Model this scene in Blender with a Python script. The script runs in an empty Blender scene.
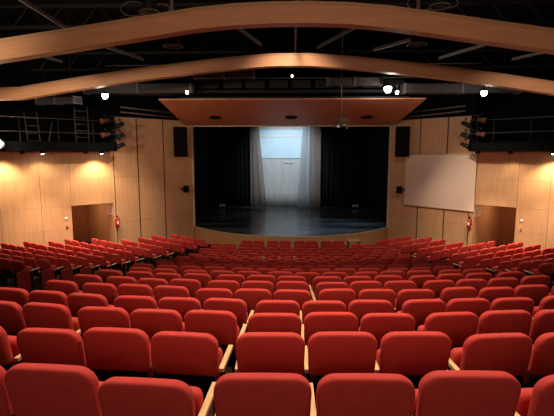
import bpy, bmesh, math, random
from mathutils import Vector, Matrix
random.seed(7)
PI = math.pi
scene = bpy.context.scene
COL = scene.collection
EYE = 4.82                       # eye height above the floor in front of the stage

# ------------------------------------------------------------------ materials
def mat(name, col, rough=0.5, spec=0.5, metal=0.0, emit=None, estr=0.0, var=0.0, vscale=8.0, stretch=(1, 1, 1),
        bump=0.0, bscale=60.0, sheen=0.0, detail=4.0):
    m = bpy.data.materials.new(name); m.use_nodes = True
    nt = m.node_tree; b = nt.nodes['Principled BSDF']
    b.inputs['Base Color'].default_value = (*col, 1)
    b.inputs['Roughness'].default_value = rough
    b.inputs['Specular IOR Level'].default_value = spec
    b.inputs['Metallic'].default_value = metal
    if sheen:
        b.inputs['Sheen Weight'].default_value = sheen
        b.inputs['Sheen Roughness'].default_value = 0.4
        b.inputs['Sheen Tint'].default_value = (1.0, 0.35, 0.28, 1)
    if emit:
        b.inputs['Emission Color'].default_value = (*emit, 1)
        b.inputs['Emission Strength'].default_value = estr
    if var or bump:
        tc = nt.nodes.new('ShaderNodeTexCoord'); mp = nt.nodes.new('ShaderNodeMapping')
        mp.inputs['Scale'].default_value = stretch
        nt.links.new(tc.outputs['Object'], mp.inputs['Vector'])
    if var:
        n = nt.nodes.new('ShaderNodeTexNoise'); n.inputs['Scale'].default_value = vscale; n.inputs['Detail'].default_value = detail
        nt.links.new(mp.outputs['Vector'], n.inputs['Vector'])
        r = nt.nodes.new('ShaderNodeValToRGB')
        r.color_ramp.elements[0].position = 0.3; r.color_ramp.elements[1].position = 0.7
        r.color_ramp.elements[0].color = (*[c * (1 - var) for c in col], 1)
        r.color_ramp.elements[1].color = (*[min(1, c * (1 + var)) for c in col], 1)
        nt.links.new(n.outputs['Fac'], r.inputs['Fac']); nt.links.new(r.outputs['Color'], b.inputs['Base Color'])
    if bump:
        n2 = nt.nodes.new('ShaderNodeTexNoise'); n2.inputs['Scale'].default_value = bscale
        nt.links.new(mp.outputs['Vector'], n2.inputs['Vector'])
        bp = nt.nodes.new('ShaderNodeBump'); bp.inputs['Strength'].default_value = bump; bp.inputs['Distance'].default_value = 0.01
        nt.links.new(n2.outputs['Fac'], bp.inputs['Height']); nt.links.new(bp.outputs['Normal'], b.inputs['Normal'])
    return m

M = {}
M['fabric'] = mat('red_velour', (0.52, 0.046, 0.036), 0.8, 0.2, var=0.06, vscale=9, bump=0.12, bscale=240, sheen=0.10)
M['pad'] = mat('red_velour_pad', (0.52, 0.046, 0.036), 0.8, 0.2, var=0.06, vscale=12, sheen=0.10)
M['endp'] = mat('dark_red_end_panel', (0.52, 0.045, 0.035), 0.6, 0.3, var=0.1)
M['shell'] = mat('black_seat_shell', (0.008, 0.007, 0.007), 0.7, 0.2)
M['arm'] = mat('pale_beech', (0.66, 0.40, 0.18), 0.45, 0.4, var=0.12, vscale=6, stretch=(8, 1, 8))
M['wall'] = mat('maple_panel', (0.65, 0.37, 0.19), 0.42, 0.4, var=0.09, vscale=3.0, stretch=(5, 5, 0.35))
M['wallback'] = mat('panel_joint_shadow_gap', (0.10, 0.045, 0.02), 0.8)
M['beam'] = mat('maple_beam', (0.66, 0.32, 0.165), 0.45, 0.4, var=0.09, vscale=2.0, stretch=(0.5, 4, 4))
M['rail'] = mat('maple_beam_edge', (0.52, 0.28, 0.145), 0.5, 0.4, var=0.07, vscale=2.0, stretch=(0.5, 4, 4))
M['canopy'] = mat('canopy_wood', (0.66, 0.27, 0.135), 0.4, 0.4, var=0.08, vscale=2.0, stretch=(3, 0.5, 3))
M['apron'] = mat('apron_wood', (0.55, 0.29, 0.13), 0.45, 0.4, var=0.1, vscale=3.0, stretch=(4, 4, 0.4))
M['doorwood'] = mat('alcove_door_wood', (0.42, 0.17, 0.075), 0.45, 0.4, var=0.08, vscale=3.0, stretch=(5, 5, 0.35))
M['edge'] = mat('pale_edge_trim', (0.62, 0.48, 0.30), 0.5)
M['black'] = mat('matt_black', (0.004, 0.004, 0.0045), 0.9, 0.08)
M['ceil'] = mat('black_ceiling', (0.007, 0.0065, 0.006), 0.9, 0.1)
M['steel'] = mat('black_steel', (0.012, 0.011, 0.011), 0.6, 0.25)
M['grey'] = mat('grey_steel', (0.17, 0.15, 0.135), 0.5, 0.4, var=0.15, vscale=4)
M['railing'] = mat('dark_railing', (0.07, 0.063, 0.058), 0.5, 0.3)
M['duct'] = mat('dull_duct', (0.06, 0.052, 0.045), 0.6, 0.3, var=0.2, vscale=5)
M['chrome'] = mat('bright_metal', (0.65, 0.62, 0.58), 0.25, 0.5, metal=0.9)
M['speaker'] = mat('speaker_black', (0.006, 0.0055, 0.0055), 0.8, 0.15)
M['grille'] = mat('speaker_grille', (0.007, 0.006, 0.006), 0.9, 0.1, bump=0.4, bscale=90)
M['carpet'] = mat('dark_carpet', (0.035, 0.012, 0.011), 0.95, 0.1, var=0.3, vscale=20)
M['curtain'] = mat('black_curtain', (0.006, 0.0065, 0.0075), 0.9, 0.15)
M['screenw'] = mat('projection_cloth', (0.80, 0.62, 0.50), 0.85, 0.1, var=0.02, vscale=1.0)
M['screenback'] = mat('black_screen_border', (0.10, 0.07, 0.05), 0.8)
M['paper'] = mat('paper', (0.80, 0.66, 0.62), 0.8)
M['print'] = mat('printed_lines', (0.55, 0.30, 0.28), 0.8)
M['red'] = mat('extinguisher_red', (0.55, 0.02, 0.015), 0.3, 0.5)
M['white'] = mat('white_plastic', (0.85, 0.83, 0.78), 0.4)
M['cloth'] = mat('stage_backcloth', (0.46, 0.49, 0.49), 0.85, 0.1, var=0.10, vscale=1.2, stretch=(2.5, 1, 0.5))
M['blue'] = mat('backlit_cloth_blue', (0.52, 0.70, 0.82), 0.7, 0.1, var=0.04, vscale=1.5)
M['tab'] = mat('grey_brown_gauze', (0.22, 0.185, 0.17), 0.9, 0.1, var=0.12, vscale=1.0, stretch=(4, 1, 0.4))
M['tabg'] = mat('grey_gauze', (0.34, 0.38, 0.41), 0.9, 0.1, var=0.10, vscale=1.0, stretch=(4, 1, 0.4))
def gauze(m, a):
    nt = m.node_tree; b = nt.nodes['Principled BSDF']; b.inputs['Alpha'].default_value = a
gauze(M['tab'], .60); gauze(M['tabg'], .55)
M['bar'] = mat('seam_bar', (0.55, 0.56, 0.52), 0.8)
M['lamp'] = mat('lit_lens', (1, 1, 1), 0.5, emit=(1.0, 0.93, 0.80), estr=45)
M['lampw'] = mat('lit_white_lens', (1, 1, 1), 0.5, emit=(1.0, 0.97, 0.92), estr=30)
M['lampd'] = mat('dim_lens', (1, 1, 1), 0.5, emit=(1.0, 0.8, 0.6), estr=2.0)
M['rust'] = mat('dull_red_housing', (0.16, 0.045, 0.03), 0.5)

# glossy black stage floor with bluish streaks, reflected light painted into the colour
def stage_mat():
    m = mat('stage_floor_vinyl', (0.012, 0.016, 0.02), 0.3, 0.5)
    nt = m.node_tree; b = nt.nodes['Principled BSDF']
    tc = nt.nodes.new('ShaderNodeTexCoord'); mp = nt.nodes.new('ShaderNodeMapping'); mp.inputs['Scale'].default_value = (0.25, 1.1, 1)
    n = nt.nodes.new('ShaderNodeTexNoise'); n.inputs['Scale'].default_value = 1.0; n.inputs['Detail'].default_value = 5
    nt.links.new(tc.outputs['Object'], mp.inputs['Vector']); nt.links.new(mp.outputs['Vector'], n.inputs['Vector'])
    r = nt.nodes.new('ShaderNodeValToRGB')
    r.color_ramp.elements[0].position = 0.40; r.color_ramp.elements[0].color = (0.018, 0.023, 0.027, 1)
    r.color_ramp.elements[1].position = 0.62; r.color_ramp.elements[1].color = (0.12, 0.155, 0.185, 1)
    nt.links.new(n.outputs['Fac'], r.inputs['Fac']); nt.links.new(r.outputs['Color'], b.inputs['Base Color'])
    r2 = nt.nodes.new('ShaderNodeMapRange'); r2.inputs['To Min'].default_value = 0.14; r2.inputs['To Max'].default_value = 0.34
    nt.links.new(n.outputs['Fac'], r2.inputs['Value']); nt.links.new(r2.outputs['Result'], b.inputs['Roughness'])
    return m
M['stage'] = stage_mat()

# ------------------------------------------------------------------ mesh helpers
class MB:
    def __init__(self): self.bm = bmesh.new(); self.smooth = False
    def box(self, c, s, mtx=None, bev=0.0):
        r = bmesh.ops.create_cube(self.bm, size=1.0)
        vs = r['verts']
        bmesh.ops.scale(self.bm, vec=s, verts=vs)
        if bev:
            es = list({e for v in vs for e in v.link_edges})
            rb = bmesh.ops.bevel(self.bm, geom=es, offset=bev, segments=2, affect='EDGES', profile=0.5)
            vs = list({v for f in rb['faces'] for v in f.verts} | {v for v in vs if v.is_valid})
        T = Matrix.Translation(c)
        if mtx is not None: T = T @ mtx
        bmesh.ops.transform(self.bm, matrix=T, verts=vs)
        return self
    def hexa(self, pts):                      # 8 points: bottom ring then top ring
        v = [self.bm.verts.new(p) for p in pts]
        for f in ((3, 2, 1, 0), (4, 5, 6, 7), (0, 1, 5, 4), (1, 2, 6, 5), (2, 3, 7, 6), (3, 0, 4, 7)):
            self.bm.faces.new([v[i] for i in f])
        return self
    def tube(self, pts, r, n=8, closed=False):
        pts = [Vector(p) for p in pts]; rings = []
        N = len(pts)
        for i, p in enumerate(pts):
            if closed: d = pts[(i + 1) % N] - pts[i - 1]
            else: d = pts[min(i + 1, N - 1)] - pts[max(i - 1, 0)]
            d.normalize()
            a = d.cross(Vector((0, 0, 1)))
            if a.length < 1e-3: a = d.cross(Vector((1, 0, 0)))
            a.normalize(); b = d.cross(a)
            rr = r[i] if isinstance(r, (list, tuple)) else r
            rings.append([self.bm.verts.new(p + rr * (math.cos(2 * PI * k / n) * a + math.sin(2 * PI * k / n) * b)) for k in range(n)])
        for i in range(N if closed else N - 1):
            A, B = rings[i], rings[(i + 1) % N]
            for k in range(n): self.bm.faces.new((A[k], A[(k + 1) % n], B[(k + 1) % n], B[k]))
        if not closed:
            self.bm.faces.new(rings[0][::-1]); self.bm.faces.new(rings[-1])
        return self
    def lathe(self, prof, c=(0, 0, 0), n=20, mtx=None):       # prof: (r, z)
        rings = []
        T = Matrix.Translation(c) @ (mtx if mtx is not None else Matrix())
        for r, z in prof:
            rings.append([self.bm.verts.new(T @ Vector((max(r, 1e-4) * math.cos(2 * PI * k / n), max(r, 1e-4) * math.sin(2 * PI * k / n), z))) for k in range(n)])
        for A, B in zip(rings, rings[1:]):
            for k in range(n): self.bm.faces.new((A[k], A[(k + 1) % n], B[(k + 1) % n], B[k]))
        self.bm.faces.new(rings[0][::-1]); self.bm.faces.new(rings[-1])
        return self
    def sheet(self, grid):                    # rows of points -> quads
        V = [[self.bm.verts.new(p) for p in row] for row in grid]
        for a, b in zip(V, V[1:]):
            for i in range(len(a) - 1): self.bm.faces.new((a[i], a[i + 1], b[i + 1], b[i]))
        return self
    def prism(self, poly, thick):             # poly list of points, thick vector
        t = Vector(thick)
        a = [self.bm.verts.new(p) for p in poly]; b = [self.bm.verts.new(Vector(p) + t) for p in poly]
        n = len(a)
        self.bm.faces.new(a[::-1]); self.bm.faces.new(b)
        for i in range(n): self.bm.faces.new((a[i], a[(i + 1) % n], b[(i + 1) % n], b[i]))
        return self
    def build(self, name, m, parent=None, smooth=False, kind=None):
        bmesh.ops.recalc_face_normals(self.bm, faces=self.bm.faces)
        me = bpy.data.meshes.new(name); self.bm.to_mesh(me); self.bm.free()
        me.materials.append(m)
        if smooth:
            for p in me.polygons: p.use_smooth = True
        o = bpy.data.objects.new(name, me); COL.objects.link(o)
        if parent is not None: o.parent = parent
        if kind: o['kind'] = kind
        return o

def tag(o, label, cat, group=None, kind=None):
    o['label'] = label; o['category'] = cat
    if group: o['group'] = group
    if kind: o['kind'] = kind
    return o
def thing(name, label, cat, loc=(0, 0, 0), rz=0.0, group=None):
    o = bpy.data.objects.new(name, None); COL.objects.link(o); o.empty_display_size = 0.1
    o.location = loc; o.rotation_euler = (0, 0, rz)
    return tag(o, label, cat, group)
def copy_tree(o, parent=None):
    c = o.copy(); COL.objects.link(c)
    if parent is not None: c.parent = parent
    for ch in list(o.children): copy_tree(ch, c)
    return c
def struct(mb, name, m, smooth=False): return mb.build(name, m, None, smooth, 'structure')
Z = lambda z: z + EYE            # heights below are measured from the eye

ORD = ['zeroth', 'first', 'second', 'third', 'fourth', 'fifth', 'sixth', 'seventh', 'eighth', 'ninth', 'tenth', 'eleventh', 'twelfth',
       'thirteenth', 'fourteenth', 'fifteenth', 'sixteenth', 'seventeenth', 'eighteenth', 'nineteenth', 'twentieth']

# ------------------------------------------------------------------ the splayed side walls: s = -1 left, +1 right
C45 = math.sqrt(0.5)
def W(s, L, off, z): return Vector((s * (5.25 + C45 * L) - s * C45 * off, 23.1 - C45 * L - C45 * off, Z(z)))
def wslab(mb, s, L0, L1, z0, z1, o0, o1):
    return mb.hexa([W(s, L0, o0, z0), W(s, L1, o0, z0), W(s, L1, o1, z0), W(s, L0, o1, z0),
                    W(s, L0, o0, z1), W(s, L1, o0, z1), W(s, L1, o1, z1), W(s, L0, o1, z1)])
ZF = -EYE
LD0, LD1, ZD = 4.50, 6.40, -2.39      # entry passage opening
XW, YW = 12.67, 15.68                 # where the splayed wall meets the straight one
for s, side in ((-1, 'left'), (1, 'right')):
    g = 0.012
    LD0 = 4.50 if s < 0 else 4.60
    b = MB()
    panels = []
    JL = [0.06, 1.77, 3.18, 4.40]
    for L0, L1 in zip(JL, JL[1:]):
        for z0, z1 in ((ZF, -3.4), (-3.4, -1.2), (-1.2, 0.0), (0.0, 1.64)):
            panels.append((L0 + (0.035 if L0 > 1 else 0), L1 - 0.035, z0 + g * .4, z1 - g * .4))
    for z0, z1 in ((ZF, -3.4), (-3.4, ZD), ):
        panels.append((4.41, LD0, z0, z1))
    for L0, L1 in ((LD1, 7.6), (7.6 + g, 9.1), (9.1 + g, 10.5)):
        for z0, z1 in ((ZF, -3.4), (-3.4 + g * .4, ZD), (ZD + g * .4, -1.2), (-1.2 + g * .4, 0.02)):
            panels.append((L0, L1, z0, z1))
    for z0, z1 in ((ZD, -1.2 - g * .4), (-1.2, 0.02)): panels.append((4.41, LD1 - g, z0, z1))
    for p in panels: wslab(b, s, p[0], p[1], p[2], p[3], -0.04, 0.0)
    # straight wall towards the back of the hall
    x = s * XW
    b.hexa([(x, YW, 0), (x + s * .1, YW, 0), (x + s * .1, -4, 0), (x, -4, 0), (x, YW, Z(1.2)), (x + s * .1, YW, Z(1.2)), (x + s * .1, -4, Z(1.2)), (x, -4, Z(1.2))])
    # passage: stage side, far side, top
    wslab(b, s, LD0 - .05, LD0, ZF, ZD, -3.4, -0.04)
    wslab(b, s, LD1, LD1 + .05, ZF, ZD, -3.4, -0.04)
    wslab(b, s, LD0, LD1, ZD, ZD + .05, -3.4, -0.041)
    struct(b, 'wall_' + side, M['wall'])
    b = MB()
    wslab(b, s, 0.0, LD0 - .06, ZF, 1.66, -0.10, -0.045)
    wslab(b, s, LD1 + .06, 10.5, ZF, 0.0, -0.10, -0.045)
    wslab(b, s, LD0 - .06, LD1 + .06, ZD + .06, 0.0, -0.10, -0.045)
    wslab(b, s, LD0, LD1, ZF, ZD, -3.45, -3.4)
    struct(b, 'wall_backing_' + side, M['wallback'])
    b = MB()                                 # black void above the panelling and behind the galleries
    wslab(b, s, -0.2, 4.42, 1.66, 6.0, -0.30, -0.12)
    wslab(b, s, 4.35, 4.42, 0.0, 6.0, -1.6, -0.12)
    wslab(b, s, 4.4, 12.0, -0.1, 6.0, -1.7, -1.6)
    wslab(b, s, 4.4, 12.0, -0.03, 0.0, -1.7, -0.11)
    b.box((s * (XW + .12), 5.9, Z(3.6)), (.1, 19.8, 4.8))
    struct(b, 'wall_upper_' + side, M['black'])
    # door leaf at the end of the passage
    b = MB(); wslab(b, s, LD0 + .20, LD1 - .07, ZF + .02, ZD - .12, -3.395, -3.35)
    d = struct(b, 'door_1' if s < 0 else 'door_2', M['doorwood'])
    b = MB(); p = W(s, LD0 + .32, -3.35, -3.8); q = W(s, LD0 + .32, -3.28, -3.8)
    b.tube([p, q, W(s, LD0 + .45, -3.28, -3.8)], .012)
    h = b.build('door_handle', M['chrome'], d, True)
    b = MB(); wslab(b, s, LD0 + .005, LD0 + .20, ZF, ZD - .01, -3.395, -3.33); wslab(b, s, LD1 - .07, LD1 - .005, ZF, ZD - .01, -3.395, -3.33)
    wslab(b, s, LD0 + .005, LD1 - .005, ZD - .12, ZD - .01, -3.395, -3.329)
    b.build('door_frame', M['doorwood'], d)

# rear and stage walls, ceiling
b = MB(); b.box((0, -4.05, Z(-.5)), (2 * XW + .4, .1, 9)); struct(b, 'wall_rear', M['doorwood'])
b = MB(); b.box((0, 23.3, Z(1.36 + 2.3)), (11.2, .2, 4.6)); struct(b, 'wall_front', M['black'])
b = MB(); b.box((0, 14, Z(5.6)), (40, 40, .1)); struct(b, 'ceiling', M['ceil'])
b = MB()
b.box((-5.28, 23.04, Z(-1.36)), (.09, .12, 5.45)); b.box((5.28, 23.04, Z(-1.36)), (.09, .12, 5.45)); b.box((0, 23.04, Z(1.38)), (10.65, .12, .08))
struct(b, 'trim_1', M['edge'])

# ------------------------------------------------------------------ stage
ZS = -4.09
CY, CR = 26.68, 6.35
arc = []
for i in range(25):
    a = -math.asin(5.22 / CR) + i * 2 * math.asin(5.22 / CR) / 24
    arc.append((CR * math.sin(a), CY - CR * math.cos(a)))
b = MB()
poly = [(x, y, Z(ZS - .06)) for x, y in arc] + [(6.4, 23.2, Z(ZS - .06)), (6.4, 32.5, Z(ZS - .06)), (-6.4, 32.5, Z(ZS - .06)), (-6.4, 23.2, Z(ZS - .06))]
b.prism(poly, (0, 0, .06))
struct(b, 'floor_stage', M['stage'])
b = MB()
for (x0, y0), (x1, y1) in zip(arc, arc[1:]):
    def o(x, y, k): 
        d = Vector((x, y - CY, 0)).normalized(); return (x + d.x * k, y + d.y * k)
    A, B, C, D = o(x0, y0, .05), o(x1, y1, .05), o(x1, y1, .001), o(x0, y0, .001)
    b.hexa([(*A, 0), (*B, 0), (*C, 0), (*D, 0), (*A, Z(ZS)), (*B, Z(ZS)), (*C, Z(ZS)), (*D, Z(ZS))])
struct(b, 'trim_2', M['apron'])
b = MB()
for (x0, y0), (x1, y1) in zip(arc, arc[1:]):
    A, B, C, D = o(x0, y0, .07), o(x1, y1, .07), o(x1, y1, -.02), o(x0, y0, -.02)
    b.hexa([(*A, Z(ZS) + .002), (*B, Z(ZS) + .002), (*C, Z(ZS) + .002), (*D, Z(ZS) + .002), (*A, Z(ZS) + .03), (*B, Z(ZS) + .03), (*C, Z(ZS) + .03), (*D, Z(ZS) + .03)])
struct(b, 'trim_3', M['edge'])
b = MB(); b.box((0, 32.7, Z(0)), (14, .1, 9.6)); b.box((-6.6, 28, Z(0)), (.1, 9.4, 9.6)); b.box((6.6, 28, Z(0)), (.1, 9.4, 9.6))
struct(b, 'wall_stage', M['black'])

def pleated(name, x0, x1, y, z0, z1, amp, pitch, m, label, cat, along='x', group=None, taper=None, thick=0.0):
    b = MB(); n = max(12, int((x1 - x0) / pitch * 8)); rows = []
    for k in range(7):
        t = k / 6; z = z0 + (z1 - z0) * t; row = []
        for i in range(n + 1):
            u = i / n; X = x0 + (x1 - x0) * u
            if taper: X = taper(u, t)
            w = amp * (1 - .35 * t) * (math.sin(2 * PI * (x1 - x0) * u / pitch) + .4 * math.sin(2 * PI * (x1 - x0) * u / pitch * .37 + 1))
            row.append((X, y + w, Z(z)) if along == 'x' else (y + w, X, Z(z)))
        rows.append(row)
    b.sheet(rows)
    ob = b.build(name, m, None, True)
    sol = ob.modifiers.new('thickness', 'SOLIDIFY'); sol.thickness = .012
    return tag(ob, label, cat, group)
pleated('stage_curtain', -6.3, -2.75, 31.9, ZS + .02, 2.6, .09, .34, M['curtain'], 'black pleated stage curtain left of the pale backcloth', 'curtain', group='black stage curtains')
pleated('stage_curtain', 2.2, 6.3, 31.9, ZS + .02, 2.6, .09, .34, M['curtain'], 'black pleated stage curtain right of the pale backcloth', 'curtain', group='black stage curtains')
pleated('stage_curtain', 23.9, 31.3, -5.75, ZS + .02, 2.6, .07, .4, M['curtain'], 'black masking curtain along the left side of the stage', 'curtain', 'y', 'black stage curtains')
pleated('stage_curtain', 23.9, 31.3, 5.75, ZS + .02, 2.6, .07, .4, M['curtain'], 'black masking curtain along the right side of the stage', 'curtain', 'y', 'black stage curtains')
pleated('stage_backcloth', -2.9, 2.15, 32.30, ZS + .03, 2.3, .02, 1.1, M['cloth'], 'pale grey backcloth hanging at the back of the stage', 'backcloth')
b = MB(); b.box((-.4, 32.22, Z(.58)), (3.95, .03, 2.1))  # pale blue panel: light behind the cloth put into its colour
scr = tag(b.build('backlit_panel', M['blue']), 'pale blue panel standing in for light at the top of the stage backcloth', 'screen')
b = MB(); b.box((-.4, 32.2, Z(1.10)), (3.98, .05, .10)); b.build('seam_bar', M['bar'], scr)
b = MB(); b.box((-.15, 32.21, Z(-.80)), (.62, .03, .06))
tag(b.build('caption_strip', M['bar']), 'small pale strip below the blue panel on the backcloth', 'strip')
pleated('gauze_drape', -2.95, -1.85, 31.55, ZS + .03, 2.4, .04, .45, M['tab'], 'grey brown gauze drape tied back at the left of the backcloth', 'drape', group='gauze drapes over the backcloth',
        taper=lambda u, t: -2.98 + u * (1.22 - .62 * t))
pleated('gauze_drape', .75, 1.45, 31.6, ZS + .03, 2.4, .03, .4, M['tabg'], 'grey gauze drape flaring downwards right of the blue panel', 'drape', group='gauze drapes over the backcloth',
        taper=lambda u, t: 1.42 - (1 - u) * (.95 - .45 * t))
pleated('gauze_drape', 1.45, 2.22, 31.5, ZS + .03, 2.4, .03, .45, M['tab'], 'brown grey gauze drape at the right edge of the backcloth', 'drape', group='gauze drapes over the backcloth')
for x, lab in ((-5.0, 'small pale floor light at the back left of the stage'), (4.75, 'small pale floor light at the back right of the stage')):
    t = thing('floor_light', lab, 'stage light', (x, 31.1, Z(ZS)), 0, 'stage floor lights')
    b = MB(); b.box((0, 0, .02), (.34, .2, .04), bev=.008); b.build('base', M['steel'], t)
    b = MB()
    for dx in (-.12, .12): b.lathe([(.07, -.08), (.085, 0), (.10, .1), (.10, .12)], (dx, 0, .16), 14, Matrix.Rotation(math.radians(60), 4, 'X'))
    b.build('lamp_head', M['white'], t, True)

# ------------------------------------------------------------------ canopy over the stage
t = thing('acoustic_canopy', 'sloping reddish wood canopy hung over the front of the stage', 'canopy', (0, 20.5, Z(1.8)))
def cpt(x, y, dz=0): return Vector((x, y - 20.5, 2.18 + (y - 18.3) * (1.40 - 2.18) / 4.55 - 1.8 + dz))
b = MB(); b.hexa([cpt(-5.58, 18.3), cpt(5.62, 18.3), cpt(5.45, 22.85), cpt(-5.6, 22.85), cpt(-5.58, 18.3, .05), cpt(5.62, 18.3, .05), cpt(5.45, 22.85, .05), cpt(-5.6, 22.85, .05)])
b.build('panel', M['canopy'], t)
b = MB(); b.hexa([cpt(-4.7, 18.33, .05), cpt(4.95, 18.33, .05), cpt(4.95, 18.6, .05), cpt(-4.7, 18.6, .05), cpt(-4.7, 18.33, .13), cpt(4.95, 18.33, .13), cpt(4.95, 18.6, .13), cpt(-4.7, 18.6, .13)])
b.build('edge_batten', M['steel'], t)
sl = math.atan2(1.40 - 2.18, 4.55)
for x in (-3.70, 0.02, 3.70):
    p = cpt(x, 21.2, -.01)
    b = MB(); b.lathe([(.0, -.02), (.27, -.02), (.30, -.005), (.30, .02)], p, 28, Matrix.Rotation(sl, 4, 'X')); f = b.build('ceiling_speaker', M['speaker'], t, False)
    b = MB()
    for r in (.08, .16, .23): b.tube([p + Matrix.Rotation(sl, 4, 'X').to_3x3() @ Vector((r * math.cos(a * PI / 10), r * math.sin(a * PI / 10), -.022)) for a in range(20)], .006, 5, True)
    b.build('grille_ring', M['steel'], f, True)

# projector hanging in front of the canopy
t = thing('projector', 'metal clad projector hanging on a thin pole in front of the stage canopy', 'projector', (2.08, 18.0, Z(1.02)))
b = MB(); b.tube([(0, 0, .2), (0, 0, 4.5)], .022); b.build('hanging_pole', M['grey'], t, True)
b = MB(); b.box((0, 0, .10), (.42, .36, .20), bev=.02); b.build('body', M['duct'], t)
b = MB(); b.lathe([(.05, 0), (.065, .04), (.06, .08)], (-.08, .16, .12), 14, Matrix.Rotation(-PI / 2, 4, 'X')); b.build('lens', M['chrome'], t, True)
b = MB(); b.tube([(.30 * math.cos(a * PI / 9), .25 * math.sin(a * PI / 9), .32) for a in range(18)], .014, 6, True)
for a in (0, 1.57, 3.14, 4.71): b.tube([(.30 * math.cos(a), .25 * math.sin(a), .32), (.26 * math.cos(a), .22 * math.sin(a), -.05)], .012, 6)
b.build('cage', M['grey'], t, True)
b = MB(); b.box((-.13, -.19, .03), (.12, .02, .10)); b.box((.12, -.19, .07), (.10, .02, .06)); b.box((.24, -.1, -.04), (.05, .05, .05)); b.build('connector_plate', M['chrome'], t)

# ------------------------------------------------------------------ wooden ceiling beams
def beam(prof_b, h, y, label):
    full = [(-x, z) for x, z in reversed(prof_b) if x > 0] + prof_b
    t = thing('ceiling_beam', label, 'beam', (0, y, Z(prof_b[0][1])), 0, 'arched wooden ceiling beams'); z00 = prof_b[0][1]
    b = MB()
    for (x0, z0), (x1, z1) in zip(full, full[1:]):
        z0 -= z00; z1 -= z00; k = h * .80
        b.hexa([(x0, 0, z0), (x1, 0, z1), (x1, .30, z1), (x0, .30, z0), (x0, 0, z0 + k), (x1, 0, z1 + k), (x1, .30, z1 + k), (x0, .30, z0 + k)])
    bmesh.ops.remove_doubles(b.bm, verts=b.bm.verts, dist=1e-4)
    b.build('fascia', M['beam'], t)
    b = MB()
    for (x0, z0), (x1, z1) in zip(full, full[1:]):
        z0 -= z00; z1 -= z00; k0, k1 = h * .80 + .002, h
        b.hexa([(x0, .03, z0 + k0), (x1, .03, z1 + k0), (x1, .30, z1 + k0), (x0, .30, z0 + k0), (x0, .03, z0 + k1), (x1, .03, z1 + k1), (x1, .30, z1 + k1), (x0, .30, z0 + k1)])
    bmesh.ops.remove_doubles(b.bm, verts=b.bm.verts, dist=1e-4)
    b.build('top_rail', M['rail'], t)
beam([(0, 2.72), (.4, 2.72), (1.2, 2.69), (2.1, 2.61), (3.5, 2.41), (4.8, 2.22), (6.4, 2.0), (12.6, 1.15)], .455, 9.5, 'nearer of the two arched wooden beams across the ceiling')
beam([(0, 2.75), (.6, 2.75), (1.75, 2.67), (2.8, 2.57), (4.85, 2.34), (6.9, 2.06), (9.0, 1.74), (12.6, 1.66)], .40, 14.2, 'farther of the two arched wooden beams, nearer the stage')

# ------------------------------------------------------------------ roof steel
pipes = [((-6.6, 10.83), (-6.75, 13.01), 'nearest the left end of the near beam'), ((-6.54, 15.42), (-5.99, 17.36), 'left, beyond the far beam'),
         ((-9.67, 16.89), (-9.46, 17.82), 'over the left gallery'), ((-1.63, 13.17), (-1.1, 15.2), 'left of the centre'),
         ((.13, 11.6), (.16, 15.92), 'running straight over the middle of the hall'), ((1.08, 15.51), (2.2, 12.7), 'slanting just right of the centre'),
         ((3.19, 16.01), (4.6, 13.9), 'slanting above the right can lamp'), ((6.03, 17.39), (7.2, 14.4), 'slanting at the right between the beams'),
         ((9.01, 17.84), (9.9, 15.8), 'slanting over the right gallery')]
for i, (a, c, w) in enumerate(pipes):
    mx, my = (a[0] + c[0]) / 2, (a[1] + c[1]) / 2; d = Vector((c[0] - a[0], c[1] - a[1], 0)) * .62
    b = MB(); b.box((0, 0, 0), (d.length * 2, .06, .10), Matrix.Rotation(math.atan2(d.y, d.x), 4, 'Z'))
    o_ = b.build('roof_rafter', M['grey']); o_.location = (mx, my, Z(3.7))
    tag(o_, 'thin grey roof rafter ' + w, 'rafter', 'grey roof rafters')
for y, z, w in ((11.8, 4.6, 'nearest the camera'), (15.6, 4.4, 'midway to the stage'), (19.2, 3.6, 'above the stage canopy')):
    t = thing('roof_truss', 'dark steel roof truss across the hall, ' + w, 'truss', (0, y, Z(z)), 0, 'dark roof trusses')
    b = MB(); b.box((0, 0, 0), (25, .1, .1)); b.box((0, 0, .7), (25, .1, .1)); b.build('chord', M['steel'], t)
    b = MB()
    for k in range(20): b.tube([(-12.4 + k * 1.24, 0, .0), (-11.78 + k * 1.24, 0, .7), (-11.16 + k * 1.24, 0, 0)], .03, 5)
    b.build('lattice', M['steel'], t)

# lighting bridge above the canopy
t = thing('lighting_bridge', 'dark steel lighting bridge running across above the stage canopy', 'catwalk', (0, 19.0, Z(2.55)))
b = MB(); b.box((0, 0, 0), (16, .9, .12)); b.build('deck', M['steel'], t)
for k in range(9):
    b = MB(); b.tube([(-7.8 + k * 1.95, -.42, .06), (-7.8 + k * 1.95, -.42, 1.1)], .025); b.build('post', M['steel'], t, True)
b = MB()
for z in (.55, 1.1): b.tube([(-7.9, -.42, z), (7.9, -.42, z)], .025)
b.build('rail', M['grey'], t, True)
b = MB()
for k in range(14): b.box((-6.4 + k * .98, -.40, .30), (.8, .03, .32))
b.build('kick_panel', M['steel'], t)
def duct(x, y, z, l, h, d, rz, label):
    t = thing('air_duct', label, 'duct', (x, y, Z(z)), rz, 'dull grey air ducts')
    b = MB(); b.box((0, 0, 0), (l, d, h), bev=.015); b.build('duct_body', M['duct'], t)
    for k in (-.48, 0, .48):
        b = MB(); b.box((k * l, 0, 0), (.06, d + .05, h + .05)); b.build('flange', M['grey'], t)
    for k in (-.35, .35):
        b = MB(); b.tube([(k * l, 0, h / 2), (k * l, 0, 5.5 - z)], .012, 6); b.build('ceiling_hanger', M['steel'], t)
duct(-9.3, 17.2, 2.03, 1.9, .24, .4, -.25, 'grey air duct over the left gallery, the lower one')
duct(-6.3, 18.0, 2.6, 4.6, .36, .45, 0, 'long grey air duct left of the canopy under the far beam')
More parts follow.
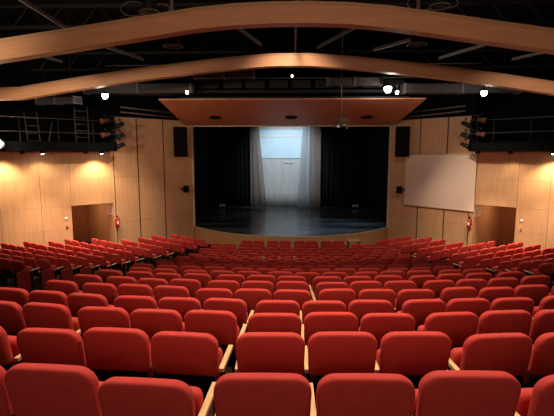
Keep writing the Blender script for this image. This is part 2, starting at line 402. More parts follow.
duct(6.9, 18.0, 2.55, 4.8, .36, .45, 0, 'long grey air duct right of the canopy under the far beam')
duct(-2.6, 17.2, 3.0, 2.4, .28, .35, 0, 'short grey air duct above the left half of the canopy')
duct(2.5, 17.4, 2.75, 2.2, .28, .35, 0, 'short grey air duct above the right half of the canopy')
for s, side in ((-1, 'left'), (1, 'right')):
    for k, (z, w) in enumerate(((1.80, 'lower'), (2.02, 'upper'))):
        b = MB(); b.tube([W(s, 1.1, .6, z - .1) - W(s, 2.6, .6, z), W(s, 4.2, .6, z + .02) - W(s, 2.6, .6, z)], .03)
        o_ = b.build('lighting_bar', M['grey'], None, True); o_.location = W(s, 2.6, .6, z)
        tag(o_, f'{w} grey lighting bar between the {side} gallery and the canopy', 'bar', 'side lighting bars')

# ------------------------------------------------------------------ side galleries
def spotlight(name, label, loc, rz, tilt, m=None, group='spotlights at the gallery ends'):
    t = thing(name, label, 'spotlight', loc, rz, group)
    R = Matrix.Rotation(tilt, 4, 'X')
    b = MB(); b.lathe([(.05, -.2), (.09, -.17), (.10, .1), (.13, .16), (.13, .18)], (0, 0, 0), 14, R); b.build('housing', m or M['rust'], t, True)
    b = MB(); b.tube([(-.14, 0, 0), (-.14, 0, .2), (.14, 0, .2), (.14, 0, 0)], .013, 6); b.build('yoke', M['steel'], t, True)
    b = MB(); b.box((0, 0, .24), (.06, .06, .09)); b.build('clamp', M['steel'], t)
    return t
for s, side in ((-1, 'left'), (1, 'right')):
    o0 = W(s, 4.45, .5, 0)
    t = thing('lighting_gallery', f'black steel gallery with railing along the {side} wall', 'gallery', o0)
    Q = lambda L, off, z: W(s, L, off, z) - o0
    def qs(mb, L0, L1, z0, z1, a0, a1):
        return mb.hexa([Q(L0, a0, z0), Q(L1, a0, z0), Q(L1, a1, z0), Q(L0, a1, z0), Q(L0, a0, z1), Q(L1, a0, z1), Q(L1, a1, z1), Q(L0, a1, z1)])
    b = MB(); qs(b, 4.58, 10.4, .03, .13, .03, .95); b.build('deck', M['black'], t)
    b = MB(); qs(b, 4.58, 10.4, .13, .42, .91, .95); b.build('kick_board', M['black'], t)
    for z in (.80, 1.35):
        b = MB(); b.tube([Q(4.6, .93, z), Q(10.4, .93, z)], .016); b.build('rail', M['railing'], t, True)
    for L in (4.62, 5.6, 7.0, 8.4, 9.8):
        b = MB(); b.tube([Q(L, .93, .13), Q(L, .93, 1.38)], .022); b.build('post', M['steel'], t, True)
    b = MB(); qs(b, 4.50, 4.55, .03, 1.6, .05, .60); b.build('end_screen', M['black'], t)
    # spots at the gallery end
    for z, w in ((1.35, 'upper'), (.75, 'lower')):
        spotlight('spotlight', f'{w} dull red spotlight inside the end of the {side} gallery', W(s, 5.15, 1.12, z), s * 0.6, math.radians(100))
    for z, w in ((1.20, 'top'), (.72, 'middle'), (.30, 'bottom')):
        spotlight('spotlight', f'{w} black spotlight on the frame at the end of the {side} gallery', W(s, 4.50, 1.14, z), s * .9, math.radians(115), M['steel'])
    t = thing('lamp_stand', f'slim steel stand carrying lamps at the end of the {side} gallery', 'stand', W(s, 4.66, .5, .1))
    a0 = W(s, 4.66, .5, .1)
    b = MB()
    for off in (.5, .88): b.tube([W(s, 4.66, off, .14) - a0, W(s, 4.66, off, 1.45) - a0], .02)
    b.build('upright', M['steel'], t, True)
    b = MB()
    for z in (.2, .5, .95, 1.42): b.tube([W(s, 4.66, .5, z) - a0, W(s, 4.66, .88, z) - a0], .018)
    b.build('crossbar', M['chrome' if s < 0 else 'grey'], t, True)
    if s < 0:
        t = thing('ladder', 'thin steel ladder standing on the left gallery', 'ladder', W(s, 5.95, .6, .13)); a0 = W(s, 5.95, .6, .13)
        for L in (5.68, 6.22):
            b = MB(); b.tube([W(s, L, .6, .14) - a0, W(s, L, .6, 1.95) - a0], .022); b.build('stile', M['railing'], t, True)
        for k in range(6):
            z = .35 + k * .28
            b = MB(); b.tube([W(s, 5.68, .6, z) - a0, W(s, 6.22, .6, z) - a0], .016); b.build('rung', M['railing'], t, True)
        t = thing('step_ladder', 'folded grey stepladder leaning further along the left gallery', 'stepladder', W(s, 7.9, .6, .15)); a0 = W(s, 7.9, .6, .15)
        b = MB()
        for L, k in ((7.6, 0), (8.05, 0)): b.tube([W(s, L, .6, .15) - a0, W(s, L + .05, .45, 1.6) - a0], .02)
        b.build('front_frame', M['railing'], t, True)
        b = MB(); b.tube([W(s, 7.35, .6, .16) - a0, W(s, 7.1, .5, 1.25) - a0], .02); b.build('rear_leg', M['railing'], t, True)
        for k in range(4):
            b = MB(); b.tube([W(s, 7.6, .58 - .03 * k, .45 + .3 * k) - a0, W(s, 8.05, .58 - .03 * k, .45 + .3 * k) - a0], .016); b.build('tread', M['railing'], t, True)
    # downlights under the deck
    for L, on in (((5.12, 1), (5.85, 0), (7.55, 1), (8.3, 0)) if s < 0 else ((4.85, 0), (6.2, 0), (7.72, 1))):
        lab = {-1: {5.12: 'nearest the stage on the left', 5.85: 'second from the stage on the left', 7.55: 'third from the stage on the left', 8.3: 'fourth from the stage on the left'},
               1: {4.85: 'nearest the stage on the right', 6.2: 'second from the stage on the right', 7.72: 'farthest from the stage on the right'}}[s][L]
        p = W(s, L, .55, -.02)
        t = thing('downlight', 'small downlight under the gallery, ' + lab, 'downlight', p, 0, 'downlights under the galleries')
        b = MB(); b.lathe([(.07, -.06), (.085, -.055), (.085, .04)], (0, 0, 0), 16); b.build('can', M['steel'], t, True)
        b = MB(); b.lathe([(.045, -.068), (.06, -.062), (.06, -.058)], (0, 0, 0), 16); b.build('lens', M['lamp'] if on else M['white'], t, True)

# bright working lamps among the steel
def worklamp(label, loc, r, m):
    t = thing('work_lamp', label, 'lamp', loc, 0, 'lit work lamps under the roof')
    b = MB(); b.lathe([(r * .6, -.02 - r), (r * .95, -r * .5), (r, 0), (r * .8, r * .5), (r * .3, r * .8)], (0, 0, 0), 16); b.build('bulb', m, t, True)
    b = MB(); b.lathe([(r * 1.3, r * .35), (r * .9, r * 1.0), (r * .3, r * 1.3)], (0, .04, 0), 16); b.build('shade', M['steel'], t, True)
    b = MB(); b.tube([(0, .04, r * 1.2), (0, .04, r * 1.2 + .5)], .012, 6); b.build('hanger', M['steel'], t, True)
worklamp('bright work lamp above the right part of the stage canopy', (3.74, 17.0, Z(2.44)), .14, M['lampw'])
worklamp('small added glow for the flare beside the bright lamp above the canopy', (4.10, 17.0, Z(2.29)), .06, M['lampw'])  # added glow for the bright lamp's flare, not a second lamp
worklamp('bright work lamp above the end of the left gallery', (-7.1, 16.5, Z(2.16)), .11, M['lampw'])
worklamp('bright work lamp above the end of the right gallery', (7.18, 16.5, Z(2.21)), .11, M['lampw'])
worklamp('small square lamp above the left part of the stage canopy', (-4.06, 17.0, Z(2.33)), .055, M['lampw'])
worklamp('dim lamp under the middle of the far wooden beam', (.05, 16.6, Z(2.86)), .05, M['lampd'])
t = thing('flood_lamp', 'glaring flood lamp at the left edge on the left gallery', 'lamp', W(-1, 9.12, 1.22, .30), 0)
b = MB(); b.lathe([(.15, 0), (.20, .05), (.20, .12), (.10, .22)], (0, 0, 0), 18, Matrix.Rotation(math.radians(90), 4, 'X')); b.build('housing', M['steel'], t, True)
b = MB(); b.lathe([(.0, -.17), (.10, -.14), (.16, -.06), (.175, .03), (.12, .09)], (0, -.24, 0), 20, Matrix.Rotation(math.radians(-90), 4, 'X')); b.build('lens', M['lamp'], t, True)

# house lamps hanging from the roof
def canlamp(label, x, y, z, ring):
    t = thing('house_lamp', label, 'lamp', (x, y, Z(z)), 0, 'house lamps hanging from the roof')
    b = MB(); b.tube([(0, 0, .25), (0, 0, 5.5 - z)], .05 if not ring else .03); b.build('hanging_pole', M['grey'], t, True)
    b = MB(); b.lathe([(.15, -.05), (.17, -.04), (.17, .22), (.06, .28)], (0, 0, 0), 18); b.build('can', M['steel'], t, True)
    b = MB(); b.tube([(.24 * math.cos(a * PI / 10), .24 * math.sin(a * PI / 10), -.06) for a in range(20)], .016, 6, True)
    for a in range(4): b.tube([(.17 * math.cos(a * PI / 2), .17 * math.sin(a * PI / 2), 0), (.24 * math.cos(a * PI / 2), .24 * math.sin(a * PI / 2), -.06)], .012, 5)
    b.build('ring', M['grey'], t, True)
    if ring:
        for dx, r in ((-.42, .30), (.25, .2)):
            b = MB(); b.tube([(dx + r * math.cos(a * PI / 12), .1, .05 + r * .55 * math.sin(a * PI / 12)) for a in range(24)], .014, 6, True)
            b.build('coil', M['grey'], t, True)
canlamp('house lamp with coiled rings behind the near beam, at the left', -3.35, 10.5, 3.34, True)
canlamp('house lamp with coiled rings behind the near beam, at the right', 3.44, 10.5, 3.40, True)
canlamp('can house lamp hanging between the beams, at the left', -3.08, 11.5, 2.80, False)
canlamp('can house lamp hanging between the beams, at the right', 3.23, 11.5, 2.80, False)

# ------------------------------------------------------------------ things on the walls
for s, side in ((-1, 'left'), (1, 'right')):
    rz = -s * PI / 4      # local -Y faces the hall
    rz = s * -PI / 4 if s < 0 else -PI / 4
    rz = PI / 4 if s < 0 else -PI / 4
    # big loudspeaker, its cabinet turned to the seats
    p = W(s, 1.02, .42, .52)
    t = thing('loudspeaker', f'tall black loudspeaker on the wall {side} of the stage', 'loudspeaker', p, s * -.12, 'tall wall loudspeakers')
    b = MB(); b.box((0, 0, 0), (.66, .38, 1.52), bev=.02); b.build('cabinet', M['speaker'], t)
    b = MB(); b.box((0, -.20, 0), (.60, .02, 1.44)); b.build('grille', M['grille'], t)
    b = MB(); b.tube([(0, .18, .5), (0, .36, .5)], .02); b.tube([(0, .18, -.4), (0, .36, -.4)], .02); b.build('wall_mount', M['steel'], t, True)
    p = W(s, .70 if s < 0 else .88, .30, -1.95)
    t = thing('wall_speaker', f'small black speaker lower on the wall {side} of the stage', 'speaker', p, s * -.12, 'small wall speakers')
    b = MB(); b.box((0, 0, 0), (.28, .24, .36), bev=.015); b.build('cabinet', M['speaker'], t)
    b = MB(); b.box((0, -.125, 0), (.24, .01, .32)); b.build('grille', M['grille'], t)
    b = MB(); d_ = Matrix.Rotation(s * .12, 3, 'Z') @ (W(s, .82 if s < 0 else 1.0, .02, -1.95) - p); b.tube([(0, .1, 0), d_], .018); b.box(d_, (.1, .02, .12), Matrix.Rotation(rz, 4, 'Z')); b.build('bracket', M['steel'], t)
    # fire extinguisher
    if s < 0: p = W(s, 4.40, .10, -3.35)
    else: p = W(s, 4.47, .10, -3.30)
    t = thing('fire_extinguisher', f'red fire extinguisher hanging beside the {side} entry passage', 'fire extinguisher', p, rz, 'fire extinguishers')
    b = MB(); b.lathe([(.06, -.26), (.08, -.24), (.08, .14), (.055, .20), (.03, .23)], (0, 0, 0), 16); b.build('cylinder', M['red'], t, True)
    b = MB(); b.box((0, 0, .27), (.05, .05, .07)); b.box((0, -.05, .31), (.03, .14, .02)); b.build('valve', M['steel'], t)
    b = MB(); b.tube([(.02, -.03, .26), (.11, -.04, .18), (.11, -.04, -.08)], .014, 6); b.build('hose', M['steel'], t, True)
    b = MB(); b.box((0, -.081, .0), (.09, .008, .14)); b.build('instruction_label', M['white'], t)
    b = MB(); b.box((0, .09, .05), (.12, .015, .30)); b.build('wall_bracket', M['steel'], t)
    # paper sign
    p = W(s, 4.50 if s < 0 else 4.60, -.45, -2.80) + Vector((s * .0085, -.0085, 0)); sz = (.74, .42)
    t = thing('paper_sign', f'white paper notice on the wall inside the {side} entry passage', 'notice', p, s * PI / 4, 'paper notices')
    b = MB(); b.box((0, 0, 0), (sz[0], .008, sz[1])); b.build('sheet', M['paper'], t)
    b = MB()
    for k in range(4): b.box((0, -.006, sz[1] * (.3 - .2 * k)), (sz[0] * (.7 - .1 * (k % 2)), .004, .025))
    b.build('print_lines', M['print'], t)
    # switch and handle by the door
    L_ = LD1 + .24
    b = MB(); b.lathe([(.055, 0), (.065, .006), (.06, .02), (.03, .026)], W(s, L_, .002, -2.93), 16, Matrix.Rotation(rz, 4, 'Z') @ Matrix.Rotation(PI / 2, 4, 'X'))
    tag(b.build('light_switch', M['white'], None, True), f'round white switch beside the {side} entry passage', 'switch', 'round switches')
    t = thing('wall_handle', f'small fitting below the round white switch, {side} wall', 'wall fitting', W(s, L_, .0, -3.33), rz, 'wall fittings')
    b = MB(); b.box((0, -.01, 0), (.06, .02, .16), bev=.005); b.build('plate', M['chrome' if s > 0 else 'rust'], t)
    b = MB(); b.tube([(0, -.02, .03), (0, -.06, .03), (-.11 * s, -.06, .0)], .012, 6); b.build('lever', M['chrome' if s > 0 else 'rust'], t, True)
# projection screen hung on the right wall
p = W(1, 2.86, .10, -1.42)
t = thing('wall_screen', 'large pale projection screen hanging on the right wall', 'screen', p, -PI / 4)
b = MB(); b.box((0, 0, 0), (3.56, .02, 2.58)); b.build('screen_cloth', M['screenw'], t)
b = MB(); b.tube([(-1.80, 0, 1.31), (1.80, 0, 1.31)], .035); b.build('roller', M['edge'], t, True)
b = MB(); b.tube([(-1.78, 0, -1.30), (1.78, 0, -1.30)], .02); b.build('bottom_bar', M['edge'], t, True)

# ------------------------------------------------------------------ rows and floor
TOP = 0.87                                       # seat height
RY = [2.156 + .03, 3.10, 3.99, 4.87, 5.75, 6.56, 7.42, 8.30, 9.18, 10.06, 10.94, 11.82, 12.70, 13.58, 14.46, 15.34, 16.22, 17.10, 17.98, 18.85]
RZ = [-1.169, -1.348, -1.53, -1.715, -1.878, -2.02, -2.18, -2.36, -2.535, -2.71, -2.885, -3.06, -3.235, -3.41, -3.57, -3.70, -3.80, -3.88, -3.93, -3.955]
RAD = 20.0
PIT, MODP = 0.543, 1.71
FZ = [z - TOP for z in RZ]                       # floor height of each row (eye based)

def arc_pt(X, y0):
    return y0 + RAD - math.sqrt(max(0, RAD * RAD - X * X))
# side block rows
SIN30, COS30 = .5, .8660254
SZ = [-3.08, -3.22, -3.36, -3.50, -3.61, -3.69, -3.75, -3.80, -3.84, -3.87, -3.90, -3.92]
SN = [3, 6, 8, 11, 11, 10, 8, 7, 5, 5, 5, 4]
SD = .757
STH = [math.radians(a) for a in (18, 22, 25, 28, 30, 31, 32, 33, 33, 34, 34, 35)]      # how far each side row is turned in
SEX = [7.8, 7.45, 7.2, 6.9, 6.6, 6.34, 6.08, 5.6, 5.28, 4.8, 4.4, 4.05]       # where each side row meets the aisle
def side_end(k, s): return Vector((s * SEX[k], 11.75 + COS30 * SD * k, 0))

b = MB()
for i in range(len(RY)):
    y0 = -4 if i == 0 else RY[i] - .50
    y1 = (RY[i + 1] - .50) if i + 1 < len(RY) else RY[i] + .45
    yc = RY[i]
    half = 12.6 if yc < 11.0 else max(3.4, 7.9 - (yc - 11.0) * .577)
    if yc > 11.0: half = min(half, 7.2)
    half = max(half, 4.2 if yc < 15 else 3.6)
    n = 48; top = Z(FZ[i])
    for j in range(n):
        xm = abs(-half + 2 * half * (j + .5) / n); ym = arc_pt(min(xm, 4.6) if i > 4 else xm, y1)
        f0 = Vector((-math.sin(STH[0]), math.cos(STH[0])))
        if i and (Vector((xm, ym)) - Vector((7.8, 11.75)) + f0 * .95).dot(f0) > 0 and xm > 7.8 - (ym - 11.75) * .577 - .30 and i < 19: continue
        xa, xb = -half + 2 * half * j / n, -half + 2 * half * (j + 1) / n
        wide = i > 4 and xm > 4.6; top = Z(FZ[i]) - (.30 if wide else 0)
        pt = (lambda X, y: arc_pt(min(abs(X), 4.6), y)) if i > 4 else arc_pt
        ya0, yb0 = (pt(xa, y0), pt(xb, y0)) if i else (-4, -4)
        ya1, yb1 = pt(xa, y1), pt(xb, y1)
        b.hexa([(xa, ya0, -.1), (xb, yb0, -.1), (xb, yb1, -.1), (xa, ya1, -.1), (xa, ya0, top), (xb, yb0, top), (xb, yb1, top), (xa, ya1, top)])
struct(b, 'floor', M['carpet'])
for s, side in ((-1, 'left'), (1, 'right')):
    b = MB()
    for k in range(12):
        rowd = Vector((s * math.cos(STH[k]), math.sin(STH[k]), 0)); fd = Vector((-s * math.sin(STH[k]), math.cos(STH[k]), 0))
        e = side_end(k, s) - rowd * .45
        # length until the side wall
        Lw = 9.0
        for q in range(120):
            pp = e + rowd * (q * .1) + fd * .3
            if abs(pp.x) - 5.25 > (23.1 - pp.y) - .25 or abs(pp.x) > XW - .1: Lw = q * .1; break
        A = e - fd * (.36 if k else .9); B = e + fd * (SD - .10 if k < 11 else 1.2)
        t_ = Z(SZ[k] - TOP)
        pts = [A, A + rowd * Lw, B + rowd * Lw, B]
        b.hexa([(*p_[:2], -.1) for p_ in pts] + [(*p_[:2], t_) for p_ in pts])
    struct(b, 'floor_' + side, M['carpet'])
b = MB(); b.box((0, 12, -.16), (40, 42, .1)); struct(b, 'floor_base', M['carpet'])

# ------------------------------------------------------------------ theatre seats
def rrect(w_top, w_bot, z0, z1, rt, rb, crown, inset, n=6):
    pts = []
    wt, wb = w_top / 2 - inset, w_bot / 2 - inset
    a0, a1 = z0 + inset, z1 - inset
    rt = max(.012, rt - inset * .6); rb = max(.006, rb - inset * .5)
    def half_w(z): return wb + (wt - wb) * (z - a0) / (a1 - a0)
    for k in range(n + 1):                                   # bottom right
        a = -PI / 2 + k * PI / 2 / n; pts.append((half_w(a0 + rb) - rb + rb * math.cos(a), a0 + rb + rb * math.sin(a)))
    for k in range(n + 1):                                   # top right
        a = k * PI / 2 / n; pts.append((half_w(a1 - rt) - rt + rt * math.cos(a), a1 - rt + rt * math.sin(a)))
    for f in (.5, 0, -.5): pts.append(((wt - rt) * f, a1))
    for k in range(n + 1):
        a = PI / 2 + k * PI / 2 / n; pts.append((-(half_w(a1 - rt) - rt) + rt * math.cos(a), a1 - rt + rt * math.sin(a)))
    for k in range(n + 1):
        a = PI + k * PI / 2 / n; pts.append((-(half_w(a0 + rb) - rb) + rb * math.cos(a), a0 + rb + rb * math.sin(a)))
    return [(x, z + crown * (1 - (x / wt) ** 2) * (z - a0) / (a1 - a0)) for x, z in pts]
def cushion(mb, w_top, w_bot, z0, z1, rt, rb, crown, layers, lean, zp):
    rings = []
    for y, ins in layers:
        ring = []
        for x, z in rrect(w_top, w_bot, z0, z1, rt, rb, crown, ins):
            bulge = 0
            yy = y - math.tan(lean) * (z - zp)
            ring.append(mb.bm.verts.new((x, yy, z)))
        rings.append(ring)
    n = len(rings[0])
    for A, B in zip(rings, rings[1:]):
        for k in range(n): mb.bm.faces.new((A[k], A[(k + 1) % n], B[(k + 1) % n], B[k]))
    for ring in (rings[0][::-1], rings[-1]):
        mb.bm.faces.new(ring)
LEAN = math.radians(11)
BACKL = [(-.046, .12), (-.046, .032), (-.0435, .018), (-.036, .007), (-.024, .001), (.004, 0), (.026, .004), (.042, .018), (.050, .045), (.055, .10)]
PADL = [(-.055, .06), (-.052, .03), (-.04, .008), (-.02, 0), (.02, 0), (.04, .008), (.052, .03), (.055, .06)]
def make_seat(name='theatre_seat', fine=True):
    t = bpy.data.objects.new(name, None); COL.objects.link(t); t.empty_display_size = .1
    b = MB(); cushion(b, .526, .504, .510, .868, .096, .03, .006, BACKL, LEAN, .5); b.build('backrest', M['fabric'], t, True)
    b = MB(); cushion(b, .43, .43, .26, .57, .03, .03, 0, [(-.02, .008), (-.012, 0), (.012, 0), (.02, .008)], LEAN, .5); b.build('back_shell', M['shell'], t, True)
    b = MB(); cushion(b, .475, .45, .30, .635, .05, .05, .004, PADL, -math.radians(4), .30)
    for v in b.bm.verts: v.co.y += .16
    b.build('seat_pad', M['pad'], t, True)
    b = MB()
    for x in (-.20, .20):
        b.box((x, .10, .17), (.04, .06, .34)); b.box((x, .12, .012), (.05, .34, .024))
    b.box((0, .12, .34), (.44, .05, .04))
    for x in (-.258, .258):
        b.box((x, .10, .25), (.016, .10, .50)); b.box((x, .22, .495), (.016, .34, .03))
    b.build('pedestal', M['shell'], t)
    return t
def arm_mesh():
    b = MB(); 
    b.hexa([(-.020, .02, .515), (.020, .02, .515), (.020, .40, .535), (-.020, .40, .535), (-.020, .02, .545), (.020, .02, .545), (.020, .40, .562), (-.020, .40, .562)])
    me = b.build('armrest', M['arm']); return me
arm_proto = arm_mesh(); ARM = arm_proto.data; bpy.data.objects.remove(arm_proto)
b = MB(); b.hexa([(-.02, -.42, .0), (.02, -.42, .0), (.02, .0, .0), (-.02, .0, .0), (-.02, -.42, .62), (.02, -.42, .62), (.02, -.04, .64), (-.02, -.04, .64)])
ep = b.build('end_panel', M['endp']); ENDP = ep.data; bpy.data.objects.remove(ep)
b = MB(); b.box((0, .37, .44), (.035, .02, .05), bev=.006)
al = b.build('aisle_light', M['white']); ALM = al.data; bpy.data.objects.remove(al)

def link_part(name, me, parent, x):
    o = bpy.data.objects.new(name, me); COL.objects.link(o); o.parent = parent; o.location = (x, 0, 0); return o

# collect every seat: (x, y, z, rz, label, right_arm, end, jitter)
SEATS = []
U0, V0, F = 277.0, 208.0, 426.0
YAW, PITCH = math.radians(1.8), math.atan(56.0 / 426.0)
def in_view(x, y, z):
    c, s_ = math.cos(YAW), math.sin(YAW)
    X = x * c + y * s_; Y = -x * s_ + y * c
    dep = Y * math.cos(PITCH) - z * math.sin(PITCH)
    if dep < .3: return False
    u = F * X / dep
    return abs(u) < 277 + .27 * F / dep
NAMES_ROW = ['nearest', 'second nearest', 'third nearest', 'fourth nearest', 'fifth nearest', 'sixth nearest', 'seventh nearest', 'eighth nearest', 'ninth nearest', 'tenth nearest',
             'eleventh', 'twelfth', 'thirteenth', 'fourteenth', 'fifteenth', 'sixteenth', 'seventeenth', 'eighteenth', 'nineteenth', 'front']
JIT = {(0, 1): .010, (0, 2): -.034, (0, 3): .010, (0, 4): .004, (0, 5): .030, (1, 0): 0, (1, 1): -.024, (1, 2): 0, (1, 3): 0, (1, 4): .012, (1, 5): .010, (1, 6): .022, (2, 0): .006}
for i in range(20):
    y0, z0 = RY[i], RZ[i] - TOP
    xs = []                                     # arc positions: (module centre, offset in module, last in module)
    if i < 4:
        for m_ in range(-3, 4): xs += [(.40 + m_ * MODP, k * PIT, k == 1) for k in (-1, 0, 1)]
    elif i < 18:
        if i in (4, 5, 6) or i % 2 == 0:
            c0 = .345
            xs = [(c0 - 2 * MODP - .0 - .005, .5 * MODP - .30, True)]
            for m_ in (-1.5, -.5, .5, 1.5): xs += [(c0 + m_ * MODP, k * PIT, k == 1) for k in (-1, 0, 1)]
            xs += [(c0 + 2 * MODP + .30, 0, True)]
            xs[0] = (c0 - 2 * MODP - .30, 0, True)
        else:
            c0 = .345
            xs = [(c0 - 2 * MODP + .25, (k - .5) * PIT, k == 1) for k in (0, 1)]
            for m_ in (-1, 0, 1): xs += [(c0 + m_ * MODP, k * PIT, k == 1) for k in (-1, 0, 1)]
            xs += [(c0 + 2 * MODP - .25, (k - .5) * PIT, k == 1) for k in (0, 1)]
    elif i == 18:
        for m_ in range(6): xs += [(-2.88 + m_ * 1.2, (k - .5) * PIT, k == 1) for k in (0, 1)]
    else:
        for m_ in range(4): xs += [(-1.70 + m_ * 1.2, (k - .5) * PIT, k == 1) for k in (0, 1)]
    R_ = RAD if i < 18 else 45.0
    row = []
    for c, off, last in xs:
        if i == 1 and c < 0: c -= .03
        a = c / R_
        x = R_ * math.sin(a) + off * math.cos(a); y = y0 + R_ * (1 - math.cos(a)) + off * math.sin(a)
        if in_view(x, y, z0 + .7): row.append((x, y, a, last))
    for j, (x, y, a, last) in enumerate(row):
        if i < 10: w = f'{NAMES_ROW[i]} centre row'
        elif i < 19: w = f'{ORD[19 - i + 1]} centre row from the stage'
        else: w = 'front centre row by the stage'
        n = len(row)
        pos = 'leftmost' if j == 0 else 'rightmost' if j == n - 1 else ORD[j + 1] + ' from the left'
        SEATS.append(dict(p=(x, y, z0), rz=a, lab=f'red padded theatre seat, {pos} in the {w}', arm=last, end=0, jit=JIT.get((i, j), random.uniform(-.006, .006)), blk='c', row=i))
for s, side in ((-1, 'left'), (1, 'right')):
    for k in range(12):
        rowd = Vector((s * math.cos(STH[k]), math.sin(STH[k]), 0))
        e = side_end(k, s)
        fr = 12 - k
        for j in range(SN[k]):
            p = e + rowd * (j * .56 + .10 * (j // 3))
            if not in_view(p.x, p.y, SZ[k] - .2): continue
            if (23.1 - p.y) - (abs(p.x) - 5.25) < .62: continue
            pos = 'on the aisle' if j == 0 else ORD[j + 1] + ' from the aisle'
            w = 'front row' if fr == 1 else ORD[fr] + ' row from the stage'
            end = s if (j == 0 and k < 4) else 0                 # on which side the aisle panel stands
            lastm = (j % 3 == 0) if s < 0 else (j % 3 == 2)
            SEATS.append(dict(p=(p.x, p.y, SZ[k] - TOP), rz=s * STH[k], lab=f'red padded theatre seat {pos}, {side} block, {w}', arm=lastm if s > 0 else lastm, end=end,
                              jit=random.uniform(-.006, .006), blk=side, row=k))
SIDE = [q['p'] for q in SEATS if q['blk'] != 'c']
SEATS = [q for q in SEATS if q['blk'] != 'c' or all((q['p'][0] - p[0]) ** 2 + (q['p'][1] - p[1]) ** 2 > .68 ** 2 for p in SIDE)]
for q in SEATS: q['d'] = Vector(q['p']).length
SEATS.sort(key=lambda q: q['d'])
NEAR = SEATS[:300]; FAR = SEATS[300:]
proto = make_seat()
GROUPN = {'c': 'red theatre seats of the centre block', 'left': 'red theatre seats of the left block', 'right': 'red theatre seats of the right block'}
def place(q, first):
    o = proto if first else copy_tree(proto)
    o.location = (q['p'][0], q['p'][1], Z(q['p'][2])); o.rotation_euler = (0, 0, q['rz'])
    tag(o, q['lab'], 'seat', GROUPN[q['blk']])
    for ch in o.children:
        if ch.name.startswith('backrest'):
            ch.location.z = q['jit']; ch.rotation_euler = (random.uniform(-.02, .02), random.uniform(-.008, .008), 0)
    return o
placed = [place(q, n == 0) for n, q in enumerate(NEAR)]
for o, q in zip(placed, NEAR):
    arms = [-.262] + ([.262] if q['arm'] else [])
    if q['blk'] == 'right' and q['end']: arms = [-.262]
    for x in arms: link_part('armrest', ARM, o, x)
    if q['end']:
        x = PIT / 2 if q['blk'] == 'left' else -PIT / 2
        link_part('end_panel', ENDP, o, x + (.115 if x > 0 else -.115)); link_part('aisle_light', ALM, o, x + (.012 if x > 0 else -.012))
# the rest of the seats nearest the stage, too many to count
bmf = bmesh.new(); mats = [M['fabric'], M['shell'], M['pad'], M['arm']]
src = [(c.data, {'backrest': 0, 'back_shell': 1, 'seat_pad': 2, 'pedestal': 1}[c.name.split('.')[0]]) for c in proto.children if c.name.split('.')[0] in ('backrest', 'back_shell', 'seat_pad', 'pedestal')]
for q in FAR:
    T = Matrix.Translation((q['p'][0], q['p'][1], Z(q['p'][2]))) @ Matrix.Rotation(q['rz'], 4, 'Z')
    items = list(src) + [(ARM, 3)]
    for me, mi in items:
        n0 = len(bmf.verts); f0 = len(bmf.faces)
        bmf.from_mesh(me); bmf.verts.ensure_lookup_table(); bmf.faces.ensure_lookup_table()
        TT = T @ Matrix.Translation((-PIT / 2, 0, 0)) if mi == 3 else T
        for v in bmf.verts[n0:]: v.co = TT @ v.co
        for f in bmf.faces[f0:]: f.material_index = mi; f.smooth = mi in (0, 2)
me = bpy.data.meshes.new('distant_seating'); bmf.to_mesh(me); bmf.free()
for m_ in mats: me.materials.append(m_)
o = bpy.data.objects.new('distant_seating', me); COL.objects.link(o)
tag(o, 'distant red theatre seats in the rows closest to the stage', 'seats', None, 'stuff')

# ------------------------------------------------------------------ small things among the seats
for x, h_, lab in ((-.86, .17, 'leftmost of three small white tags on the far centre seats'), (-.36, .10, 'faint middle one of three white tags on the far centre seats'), (.13, .15, 'rightmost of three small white tags on the far centre seats')):
    b = MB(); b.box((0, 0, 0), (.06, .006, h_), Matrix.Rotation(math.radians(11), 4, 'X') @ Matrix.Rotation(.2, 4, 'Y'))
    o = b.build('seat_tag', M['white']); o.location = (x, arc_pt(x, RY[13]) - .15, Z(RZ[13] + .0))
    tag(o, lab, 'tag', 'white tags on seats')
t = thing('side_table', 'small pale table at the right end of the front seats by the stage', 'table', (2.95, 19.62, Z(FZ[19])))
b = MB(); b.box((0, 0, .74), (.56, .40, .04), bev=.008); b.build('table_top', M['arm'], t)
for x in (-.24, .24):
    for y in (-.16, .16):
        b = MB(); b.box((x, y, .36), (.035, .035, .72)); b.build('leg', M['steel'], t)

# ------------------------------------------------------------------ lights
def light(kind, name, loc, energy, col=(1, .8, .6), size=.2, target=None, spot=70, blend=.5):
    d = bpy.data.lights.new(name, kind); d.energy = energy; d.color = col
    if kind == 'AREA': d.size = size
    elif kind == 'SPOT': d.spot_size = math.radians(spot); d.spot_blend = blend; d.shadow_soft_size = size
    else: d.shadow_soft_size = size
    o = bpy.data.objects.new(name, d); COL.objects.link(o); o.location = loc
    if target is not None: o.rotation_euler = (Vector(target) - Vector(loc)).to_track_quat('-Z', 'Y').to_euler()
    return o
WARM = (1, .82, .62)
for x, y in ((-3.4, 6.6), (0, 7.0), (3.4, 6.6), (-1.6, 4.2), (1.9, 4.2)):
    light('SPOT', 'house_light', (x, y, Z(4.4)), 760, WARM, .12, (x * .9, y - 1.4, Z(-2)), 85, .8)
for x in (-1, 1):
    light('SPOT', 'side_house_light', (x * 7, 9.5, Z(4.5)), 700, WARM, .2, (x * 8.4, 16.5, Z(-3.8)), 70, .8)
    light('SPOT', 'side_house_light', (x * 3.2, 15.0, Z(3.7)), 1700, WARM, .15, (x * 9.3, 19, Z(-3.6)), 52, .8)
light('SPOT', 'far_house_light', (0, 12, Z(4.5)), 1100, WARM, .2, (0, 16.5, Z(-4)), 80, .9)
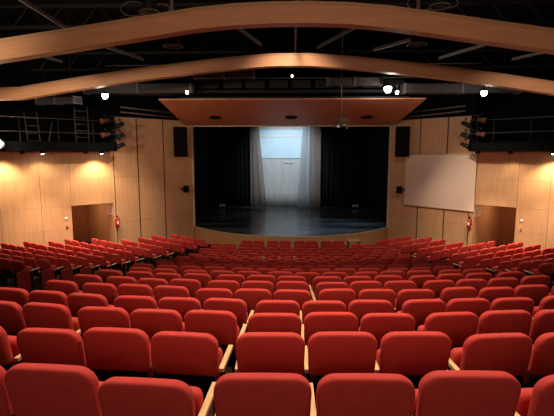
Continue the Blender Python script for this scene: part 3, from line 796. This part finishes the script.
# added washes that brighten seat backs, beams and canopy, no lamps modelled there
light('AREA', 'rear_wash', (0, -3.6, Z(1.3)), 82, (1, .80, .62), 2.5, (0, 12, Z(-.3)))
light('SPOT', 'beam_wash', (0, -3.4, Z(1.6)), 1150, (1, .74, .54), .4, (0, 9.5, Z(4.0)), 80, .7)
light('SPOT', 'beam_wash', (-9.5, 3.0, Z(1.0)), 1700, (1, .80, .54), .4, (-8, 11, Z(2.3)), 50, .8)
# gallery downlights
for s, L, e in ((-1, 5.3, 280), (-1, 7.55, 70), (-1, 9.0, 300), (1, 7.75, 330), (1, 6.2, 25)):
    light('SPOT', 'gallery_downlight', W(s, L, .6, -.14), e, (1, .74, .42), .06, W(s, L, .1, -3.0), 120, .8)
for s_, L, e in ((-1, 5.2, 600), (-1, 7.6, 900), (1, 5.4, 600), (1, 7.8, 900)):
    light('SPOT', 'added_seat_spot', W(s_, L, 1.05, -.1), e, (1, .80, .62), .08, W(s_, L, 2.1, -4), 95, .7)  # extra spots added to brighten the side seats
for s_ in (-1, 1): light('POINT', 'added_passage_fill', W(s_, 5.6, -1.5, -2.75), 16, (1, .72, .45), .08)  # fill added inside each passage, no fixture there
light('POINT', 'flood_lamp_light', W(-1, 9.12, 1.50, .30), 90, (1, .85, .65), .1)
for x, y, z, e in ((3.74, 16.8, 2.30, 50), (-7.1, 16.3, 2.02, 30), (7.18, 16.3, 2.07, 30)):
    light('POINT', 'work_light', (x, y, Z(z - .16)), e, (1, .92, .82), .12)
# cool stage light
light('SPOT', 'stage_light', (0, 27.0, Z(2.2)), 1500, (.82, .92, 1.0), .4, (-.3, 32, Z(-.6)), 75, .8)
light('SPOT', 'stage_light', (1.5, 24.6, Z(2.6)), 500, (.6, .8, 1.0), .3, (2.0, 23.5, Z(-4)), 60, .9)

w = bpy.data.worlds.new('dim_hall'); scene.world = w; w.use_nodes = True
w.node_tree.nodes['Background'].inputs[0].default_value = (.02, .015, .012, 1); w.node_tree.nodes['Background'].inputs[1].default_value = .3

# ------------------------------------------------------------------ camera
cam = bpy.data.cameras.new('camera'); cam.sensor_width = 36; cam.sensor_fit = 'HORIZONTAL'; cam.lens = F / 554 * 36; cam.clip_end = 200
co = bpy.data.objects.new('camera', cam); COL.objects.link(co); co.location = (0, 0, EYE)
co.rotation_euler = (PI / 2 - PITCH, 0, YAW)
scene.camera = co
vs = scene.view_settings
vs.view_transform = 'Standard'; vs.look = 'None'; vs.gamma = 1; vs.use_curve_mapping = False; vs.exposure = 0.0
